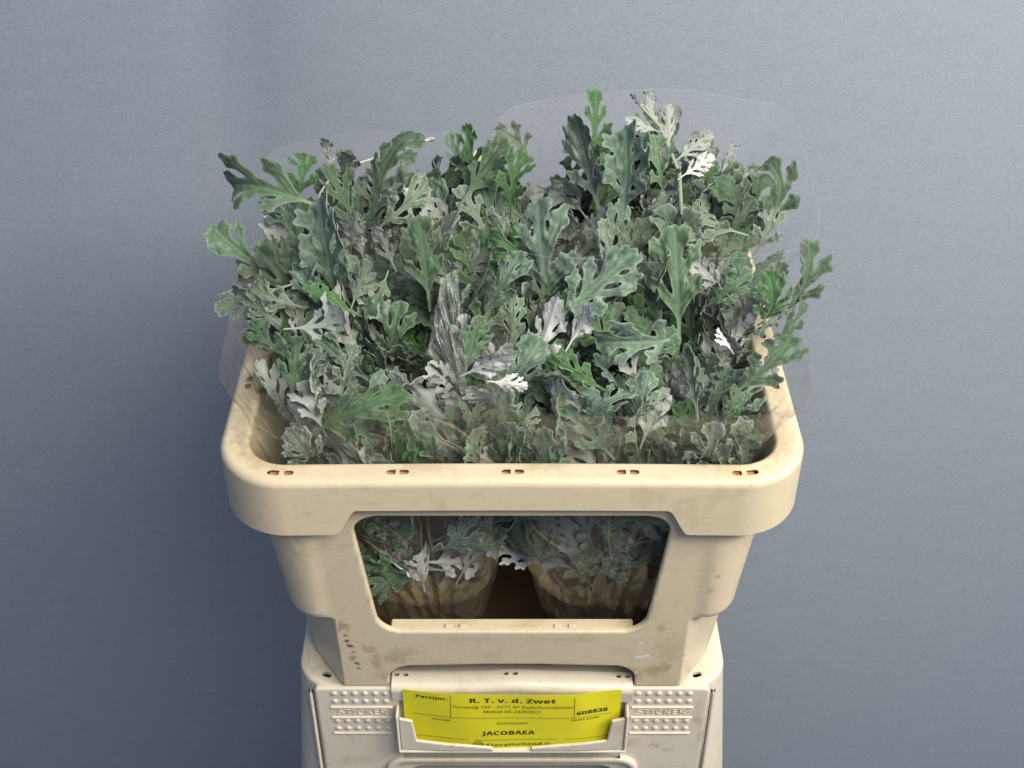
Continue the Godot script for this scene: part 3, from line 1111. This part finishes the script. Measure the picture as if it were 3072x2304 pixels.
func make_bunches() -> void:
	for n in 28:
		var m := leaf_mesh(n)
		leaves.append(m)
		# where the tip of this leaf lies
		var best := Vector3(0, 1, 0)
		var far := 0.0
		var T: PackedVector2Array = m.surface_get_arrays(0)[Mesh.ARRAY_TEX_UV]
		var V: PackedVector3Array = m.surface_get_arrays(0)[Mesh.ARRAY_VERTEX]
		for k in V.size():
			if T[k].y > far and absf(T[k].x) < 0.05:
				far = T[k].y
				best = V[k]
		reach.append(Vector3(0, best.y, best.z))
	# bunches: foot, top middle, half width, half depth at the rim
	var B := {
		"fl": ["grey-green leafy bunch in clear film at the crate's front left corner", Vector3(-0.066, -0.222, 0.068), Vector3(-0.090, 0.0, 0.064), 0.091, 0.078],
		"fr": ["grey-green leafy bunch in clear film at the crate's front right corner", Vector3(0.074, -0.222, 0.070), Vector3(0.088, 0.0, 0.064), 0.092, 0.078],
		"bl": ["grey-green leafy bunch at the crate's back left, in front of the white wire", Vector3(-0.050, -0.205, -0.055), Vector3(-0.090, 0.0, -0.072), 0.088, 0.070],
		"br": ["tallest leafy bunch at the crate's back right with one pale shoot sticking up", Vector3(0.052, -0.205, -0.055), Vector3(0.090, 0.0, -0.072), 0.088, 0.070],
	}
	var roots := {}
	for key in B:
		roots[key] = thing("plant_bunch", B[key][0], "plant", Vector3(0, RIM, 0), "film-wrapped bunches of grey-green leaves in the crate")
	# single leaves that can be made out: bunch, foot, tip, variant, face up or down, tone, roll
	var known := [
		["fl", -0.148, 0.089, -0.040, -0.211, 0.092, -0.060, 0, 1, 2, 10],
		["fl", -0.178, 0.038, -0.020, -0.225, 0.080, -0.030, 1, 1, 2, -15],
		["fl", -0.167, 0.057, 0.020, -0.217, 0.043, 0.030, 2, 1, 0, 25],
		["fl", -0.170, 0.054, 0.050, -0.193, 0.035, 0.060, 3, 1, 2, 0],
		["fl", -0.147, 0.079, 0.100, -0.110, 0.096, 0.105, 4, -1, 0, -35],
		["bl", -0.131, 0.033, 0.000, -0.140, 0.109, -0.020, 5, 1, 1, 0],
		["bl", -0.119, 0.053, -0.060, -0.144, 0.104, -0.080, 6, 1, 3, 25],
		["bl", -0.142, 0.087, -0.100, -0.145, 0.114, -0.100, 7, -1, 0, 0],
		["bl", -0.103, 0.075, -0.060, -0.071, 0.118, -0.100, 8, 1, 3, -25],
		["bl", -0.103, 0.065, -0.050, -0.064, 0.095, -0.070, 9, 1, 0, 20],
		["bl", -0.030, 0.084, -0.100, -0.036, 0.117, -0.120, 10, 1, 4, 0],
		["bl", -0.036, 0.084, -0.060, -0.003, 0.114, -0.100, 11, 1, 3, 15],
		["br", -0.000, 0.069, -0.070, 0.012, 0.107, -0.090, 12, 1, 4, -25],
		["br", 0.062, 0.101, -0.090, 0.063, 0.156, -0.100, 13, 1, 4, 20],
		["br", 0.065, 0.083, -0.050, 0.046, 0.150, -0.070, 14, 1, 0, -15],
		["br", 0.082, 0.087, -0.030, 0.082, 0.151, -0.050, 5, 1, 1, 5],
		["br", 0.120, 0.071, -0.100, 0.106, 0.114, -0.110, 15, 1, 3, 0],
		["br", 0.192, 0.059, -0.060, 0.193, 0.104, -0.080, 16, 1, 3, 40],
		["br", 0.137, 0.053, -0.050, 0.151, 0.082, -0.070, 17, 1, 0, 0],
		["br", 0.174, 0.067, -0.040, 0.126, 0.091, -0.040, 18, 1, 0, 30],
		["fr", 0.196, 0.032, 0.020, 0.212, 0.086, 0.000, 19, 1, 3, 58],
		["fr", 0.181, 0.035, 0.030, 0.180, 0.078, 0.030, 20, 1, 4, 25],
		["fr", 0.142, 0.048, 0.030, 0.171, 0.079, 0.030, 21, 1, 2, 0],
		["fr", 0.123, 0.025, 0.030, 0.117, 0.098, 0.000, 22, 1, 2, 0],
		["fr", 0.030, 0.038, 0.040, 0.090, 0.084, 0.010, 23, 1, 1, 5],
		["br", 0.031, 0.031, 0.000, 0.020, 0.101, -0.030, 24, 1, 1, -10],
		["fl", -0.017, 0.050, 0.030, 0.006, 0.089, 0.020, 25, 1, 1, 10],
		["br", 0.001, 0.062, -0.010, -0.016, 0.095, -0.020, 2, 1, 0, -20],
		["br", 0.077, 0.052, 0.000, 0.065, 0.097, -0.010, 26, 1, 0, 15],
		["fr", 0.107, 0.039, 0.060, 0.058, 0.056, 0.085, 0, 1, 1, -5],
		["fr", 0.039, 0.052, 0.085, 0.053, 0.083, 0.085, 5, -1, 1, 0],
		["fl", -0.031, 0.044, 0.105, -0.000, 0.069, 0.115, 17, -1, 1, 10],
		["fr", -0.014, 0.045, 0.115, 0.011, 0.041, 0.115, 26, -1, 1, 0],
		["fl", -0.033, 0.031, 0.090, -0.022, 0.075, 0.080, 11, 1, 2, 0],
		["fr", 0.062, 0.027, 0.100, 0.023, 0.054, 0.100, 23, 1, 4, 0],
		["fl", -0.087, 0.087, 0.050, -0.098, 0.067, 0.070, 21, 1, 2, -10],
		["fl", -0.061, 0.045, 0.020, -0.067, 0.105, 0.000, 22, 1, 3, 15],
		["fl", -0.087, 0.062, 0.000, -0.098, 0.096, 0.000, 10, -1, 0, 0],
		["fl", -0.132, 0.006, 0.130, -0.069, 0.039, 0.120, 25, 1, 4, -10],
		["fl", -0.034, -0.013, 0.140, -0.068, 0.046, 0.135, 24, -1, 0, 0],
		["fl", -0.151, 0.026, 0.110, -0.144, 0.072, 0.100, 18, 1, 2, 10],
		["fl", -0.110, 0.018, 0.120, -0.087, 0.043, 0.100, 1, 1, 1, 20],
		["fl", -0.118, 0.022, 0.100, -0.108, 0.052, 0.080, 6, 1, 0, -20],
		["fl", -0.130, 0.006, 0.120, -0.142, 0.042, 0.110, 27, -1, 0, 20],
		["fr", 0.037, -0.004, 0.135, 0.038, 0.042, 0.130, 5, -1, 0, 5],
		["fr", 0.091, -0.004, 0.140, 0.101, 0.044, 0.130, 17, -1, 0, -5],
		["fr", 0.084, 0.016, 0.125, 0.092, 0.051, 0.110, 8, 1, 1, 0],
		["fr", 0.126, 0.022, 0.120, 0.120, 0.057, 0.090, 14, 1, 0, -30],
		["fr", 0.143, 0.014, 0.130, 0.152, 0.039, 0.110, 9, 1, 3, 20],
		["fr", 0.153, 0.033, 0.110, 0.192, 0.058, 0.080, 25, 1, 3, 10],
		["fr", 0.153, 0.044, 0.080, 0.143, 0.057, 0.070, 26, -1, 1, 35],
		["fr", 0.155, 0.053, 0.020, 0.130, 0.076, 0.010, 2, -1, 0, 0],
		["fr", 0.001, 0.006, 0.135, 0.017, 0.026, 0.120, 12, 1, 0, 15],
		["fl", -0.046, 0.026, 0.120, -0.040, 0.014, 0.130, 3, 1, 4, 0],
		["fr", 0.172, -0.006, 0.140, 0.157, 0.010, 0.120, 13, 1, 3, -20],
		["fl", -0.153, 0.048, 0.030, -0.188, 0.061, 0.020, 9, 1, 0, -20],
		["fl", -0.139, 0.028, 0.020, -0.158, 0.068, 0.000, 14, 1, 1, 15],
		["bl", -0.118, 0.041, 0.020, -0.107, 0.068, 0.000, 18, 1, 0, -15],
		["bl", -0.162, 0.050, -0.040, -0.184, 0.067, -0.060, 12, 1, 3, 30],
		["fr", 0.192, 0.016, 0.030, 0.213, 0.046, 0.000, 9, 1, 3, 40],
		["fr", 0.182, 0.039, 0.020, 0.200, 0.066, 0.000, 14, 1, 0, 20],
		["fr", 0.178, 0.021, 0.070, 0.200, 0.050, 0.050, 1, 1, 3, 30],
		["br", 0.186, 0.048, -0.040, 0.198, 0.079, -0.060, 24, 1, 0, 15],
		["br", 0.180, 0.036, -0.020, 0.207, 0.057, -0.030, 11, 1, 2, 25],
		["fr", 0.180, 0.030, 0.040, 0.198, 0.056, 0.030, 6, 1, 0, 10],
		["br", 0.171, 0.048, -0.070, 0.179, 0.079, -0.090, 22, 1, 0, -20],
		["fr", 0.164, 0.014, 0.090, 0.186, 0.032, 0.070, 3, -1, 0, 20],
		["fl", -0.170, 0.050, 0.050, -0.201, 0.064, 0.030, 10, 1, 0, -15],
		["fl", -0.159, 0.032, 0.070, -0.184, 0.050, 0.050, 21, 1, 3, -20],
		["bl", -0.158, 0.049, -0.010, -0.191, 0.065, -0.030, 26, 1, 2, 10],
	]
	for k in known:
		var foot := Vector3(k[1], k[2], k[3])
		var tip := Vector3(k[4], k[5], k[6])
		foot.z = minf(foot.z, 0.120)
		tip.z = minf(tip.z, 0.119)
		var face := Vector3(0, 0.62, 0.78) * float(k[8])
		leaf(roots[k[0]], foot - (tip - foot) * 0.13, tip, face, k[7], k[9], deg_to_rad(k[10]))
	pale_shoot(roots["br"])
	# the mass of the foliage
	var g := RandomNumberGenerator.new()
	g.seed = 77
	for key in B:
		var b: Array = B[key]
		var mid: Vector3 = b[2]
		for n in (210 if key[0] == "f" else 240):
			var x: float = mid.x + g.randf_range(-1, 1) * b[3] * 1.25
			var z: float = mid.z + g.randf_range(-1, 1) * b[4] * 1.0
			var deep := 0.008 + pow(g.randf(), 1.5) * 0.085
			var tip := Vector3(x * 1.04, canopy(x, z) - deep + 0.012 * g.randfn(), z)
			tip.z = minf(tip.z, 0.118 + clampf(tip.y, 0.0, 0.02))
			var dir := Vector3(x * 2.0 + g.randfn() * 0.5, 1.0, z * 1.2 + g.randfn() * 0.45 - 0.1).normalized()
			if z > 0.10:
				dir = Vector3(g.randfn() * 0.4, 1.0, 0.12 + g.randfn() * 0.1).normalized()
			tip.x = clampf(tip.x, -0.155 - maxf(0.0, tip.y) * 1.3, 0.155 + maxf(0.0, tip.y) * 1.3)
			var size := g.randf_range(0.038, 0.068)
			var face := Vector3(g.randfn() * 0.55 + x, 0.45 + g.randfn() * 0.4, 0.75 + g.randfn() * 0.5)
			if g.randf() < 0.16:
				face = -face
			var tone: int = [0, 0, 0, 1, 1, 2, 2, 3, 3, 4][g.randi_range(0, 9)]
			var low: Vector3 = tip - dir * size
			low.x = clampf(low.x, -0.150 - maxf(0.0, low.y) * 0.5, 0.150 + maxf(0.0, low.y) * 0.5)
			low.z = minf(low.z, 0.118)
			if z > 0.07:
				tip.x = clampf(tip.x, -0.152, 0.160)
				low.x = clampf(low.x, -0.145, 0.150)
			leaf(roots[key], low, tip, face, g.randi_range(0, 27), tone, g.randfn() * 0.35)
		# lower down in the sleeve
		var foot: Vector3 = b[1]
		var count := 60 if key[0] == "f" else 25
		for n in count:
			var f := g.randf_range(0.20, 0.95)
			var c := foot.lerp(mid, f)
			var w: float = lerpf(b[3] * 0.46, b[3] * 0.88, f)
			var a := g.randf() * TAU if n % 3 == 0 else -PI / 2 + g.randfn() * 0.7
			var rr := sqrt(g.randf_range(0.45, 1.0))
			var at := c + Vector3(cos(a) * w * rr, 0, -sin(a) * w * rr * 0.85)
			at.z = minf(at.z, 0.126)
			at.x = clampf(at.x, -0.125, 0.125)
			if at.y < -0.10:
				at.z = minf(at.z, 0.110)
			var dir := Vector3(cos(a) * 0.5 + g.randfn() * 0.5, 0.8 + g.randfn() * 0.4, -sin(a) * 0.1 + g.randfn() * 0.3).normalized()
			if absf(at.x + dir.x * 0.06) > 0.155:
				dir.x *= -0.3
			if at.z + dir.z * 0.06 > 0.136:
				dir.z = -0.05
				dir = dir.normalized()
			var size := g.randf_range(0.045, 0.075)
			var face := Vector3(cos(a) + g.randfn() * 0.4, 0.3, -sin(a) + 0.4 + g.randfn() * 0.4) * (1.0 if g.randf() < 0.55 else -1.0)
			leaf(roots[key], at, at + dir * size, face, g.randi_range(0, 27), [0, 1, 2, 3, 2][g.randi_range(0, 4)], g.randfn() * 0.5)
		# stems from the foot of the bunch up into the leaves
		for n in 8 if key[0] == "f" else 8:
			var a := g.randf() * TAU
			var rr := sqrt(g.randf_range(0.15, 1.0))
			var path := PackedVector3Array()
			var rad := PackedFloat32Array()
			var p0 := foot + Vector3(cos(a) * 0.012 * rr, 0.012, sin(a) * 0.012 * rr)
			var p2 := mid + Vector3(cos(a) * b[3] * 0.8 * rr, -0.012, sin(a) * b[4] * 0.8 * rr)
			var p1 := p0.lerp(p2, 0.5) + Vector3(g.randfn() * 0.012, 0, g.randfn() * 0.008)
			for k in 11:
				var f := k / 10.0
				path.append(p0 * (1 - f) * (1 - f) + p1 * 2 * f * (1 - f) + p2 * f * f)
				rad.append(lerpf(0.0018, 0.0011, f))
			part("stem", tube(path, rad, 6), M.stem, roots[key])
		sleeve(roots[key], key, b, g)
	# loose folds of film that stand up at the front left sleeve's edge
	var flap := func(a: Vector3, b: Vector3, c: Vector3, d: Vector3) -> ArrayMesh:
		return sheet(spaced(0, 1, 0.05), spaced(0, 1, 0.05), func(_u, _v): return -1.0, func(u: float, v: float, _d: float) -> Vector3:
			var p := a.lerp(b, u).lerp(d.lerp(c, u), v)
			return p + Vector3(0.1, 0.2, 1) * (0.004 * crinkle.get_noise_2d(u * 3.0 + a.x * 50, v * 1.4) + 0.0007 * crinkle.get_noise_2d(u * 6.0, v * 4.0 + 20)), 0.0, 0.0, Vector2.ONE)
	part("film_fold", flap.call(Vector3(-0.0345, 0.030, 0.110), Vector3(-0.0290, 0.030, 0.111), Vector3(-0.0375, 0.096, 0.056), Vector3(-0.0500, 0.093, 0.062)), M.flap_film, roots["fl"])
	part("film_fold", flap.call(Vector3(-0.0340, 0.030, 0.109), Vector3(-0.0330, 0.031, 0.110), Vector3(-0.0480, 0.092, 0.063), Vector3(-0.0580, 0.052, 0.092)), M.flap_film, roots["fl"])
	for key in roots:
		roots[key].remove_meta("count")


# the upright shoot of narrow pale leaves at the back right
func pale_shoot(root: Node3D) -> void:
	var pts := [Vector3(0.132, 0.055, -0.055), Vector3(0.128, 0.098, -0.075), Vector3(0.112, 0.130, -0.088), Vector3(0.096, 0.145, -0.095)]
	var path := PackedVector3Array()
	var rad := PackedFloat32Array()
	for k in 3:
		for q in 5:
			path.append(pts[k].lerp(pts[k + 1], q / 5.0))
			rad.append(lerpf(0.0019, 0.0011, (k * 5 + q) / 15.0))
	path.append(pts[3])
	rad.append(0.0009)
	part("stem", tube(path, rad, 7), M.stem, root)
	for l in [[0.124, 0.106, -0.078, 0.150, 0.122, -0.090, 17], [0.120, 0.114, -0.082, 0.118, 0.142, -0.094, 26], [0.112, 0.128, -0.086, 0.104, 0.152, -0.096, 7], [0.113, 0.126, -0.086, 0.088, 0.136, -0.088, 11], [0.128, 0.095, -0.072, 0.152, 0.108, -0.080, 2], [0.110, 0.130, -0.088, 0.127, 0.138, -0.094, 20], [0.098, 0.143, -0.094, 0.090, 0.151, -0.098, 10]]:
		var foot := Vector3(l[0], l[1], l[2])
		var tip := Vector3(l[3], l[4], l[5])
		leaf(root, foot - (tip - foot) * 0.05, tip + (tip - foot) * 0.12, Vector3(0.1, -0.55, -0.8), l[6], 0, rng.randf_range(-0.6, 0.6))


# one clear sleeve: a squarish cone open at the top with an uneven edge
func sleeve(root: Node3D, key: String, b: Array, g: RandomNumberGenerator) -> void:
	var foot: Vector3 = b[1] + Vector3(0, 0.012, 0)
	var mid: Vector3 = b[2]
	# heights of the top edge at the right, back, left and front of the sleeve, then how far it flares
	var tops: Array = {"fl": [0.080, 0.078, 0.062, 0.058], "fr": [0.052, 0.078, 0.055, 0.048], "bl": [0.082, 0.090, 0.066, 0.070], "br": [0.094, 0.114, 0.090, 0.074]}[key]
	var seed_z := g.randf() * 90
	var lay := func(a: float, f: float, _d: float) -> Vector3:
		var q := fposmod(a / TAU * 4.0, 4.0)
		var i := int(q) % 4
		var top: float = lerpf(tops[i], tops[(i + 1) % 4], smoothstep(0.0, 1.0, q - int(q)))
		top += 0.002 * crinkle.get_noise_2d(cos(a) * 2.2 + seed_z, sin(a) * 2.2)
		var y := lerpf(foot.y, top, f)
		var h := (y - foot.y) / (mid.y - foot.y)
		var c := foot.lerp(mid, h)
		var grow := lerpf(0.50, 1.0, pow(clampf(h, 0, 1), 0.72)) + maxf(0.0, h - 1.0) * (0.8 if key[1] == "r" else 0.3)
		var ca := cos(a)
		var sa := sin(a)
		var n := 7.0
		var se := pow(pow(absf(ca), n) + pow(absf(sa), n), -1.0 / n)
		var w: float = b[3] * grow
		var dz: float = b[4] * grow
		var p := Vector3(c.x + ca * se * w, y, c.z - sa * se * dz)
		# creases run from the foot upwards, finer ones across
		var fold := crinkle.get_noise_3d(cos(a) * 5.0 + seed_z, sin(a) * 5.0, h * 1.1)
		var fine := crinkle.get_noise_3d(p.x * 34 + seed_z, p.y * 26, p.z * 34)
		var ridge := 1.0 - absf(crinkle.get_noise_3d(p.x * 17, p.y * 13 + seed_z, p.z * 17)) * 2.2
		var out := Vector3(ca, 0, -sa)
		var calm := 1.0 - 0.8 * smoothstep(0.85, 1.0, f)
		p += out * calm * (0.0040 * fold + 0.0012 * fine + 0.0022 * ridge - 0.004)
		if p.y < 0.01:
			p.z = minf(p.z, 0.1462)
			p.x = clampf(p.x, -0.178, 0.178)
		return p
	var path := PackedVector3Array()
	var rad := PackedFloat32Array()
	for k in 151 if key[0] == "b" else 2:
		path.append(lay.call(TAU * k / 150, 1.0, 0.0))
		rad.append(0.00022)
	if key == "br":
		part("film_edge", tube(path, rad, 5), M.edge_film, root)
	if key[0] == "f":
		for n in 26:  # added ribbons that paint the beige rim's reflection along the film
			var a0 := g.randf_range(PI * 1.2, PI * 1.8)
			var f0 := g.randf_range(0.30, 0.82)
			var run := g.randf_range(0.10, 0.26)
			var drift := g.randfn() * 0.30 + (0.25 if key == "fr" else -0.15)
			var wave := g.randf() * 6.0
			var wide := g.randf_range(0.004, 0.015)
			part("tan_reflection", sheet(spaced(0, 1, 0.06), spaced(-1, 1, 0.34), func(u: float, v: float): return absf(v) - 0.9 * sin(PI * u) - 0.02, func(u: float, v: float, _d: float) -> Vector3:
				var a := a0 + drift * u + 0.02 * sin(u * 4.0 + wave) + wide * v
				return lay.call(a, minf(0.98, f0 + run * u + wide * v * 0.4), 0.0) + Vector3(0.0004, 0, 0.0010 + 0.0006 * (1.0 - v * v)), 0.0, 0.0, Vector2.ONE), M.reflection_film, root)
	part("film_base", sheet(spaced(0, TAU, TAU / 110), spaced(0, 1, 1.0 / 16), func(_a, _f): return -1.0, func(a: float, f: float, _d: float) -> Vector3:
		var edge: Vector3 = lay.call(a, f * f * (0.26 + 0.16 * crinkle.get_noise_2d(cos(a) * 2.5 + seed_z, sin(a) * 2.5)), 0.0)
		var low := foot + Vector3(0.004 * cos(a * 5.0), -0.012, 0)
		return low.lerp(edge, f) + Vector3(cos(a), 0, -sin(a)) * (0.001 + 0.0025 * f * (1 - f) * sin(a * 23.0)), 0.0, 0.0, Vector2.ONE), M.dusty_film, root)
	part("film_sleeve", sheet(spaced(0, TAU, TAU / 150), spaced(0, 1, 1.0 / 64), func(_a, _f): return -1.0, lay, 0.0, 0.0, Vector2.ONE), M.haze_film if key[0] == "f" else M.film, root)
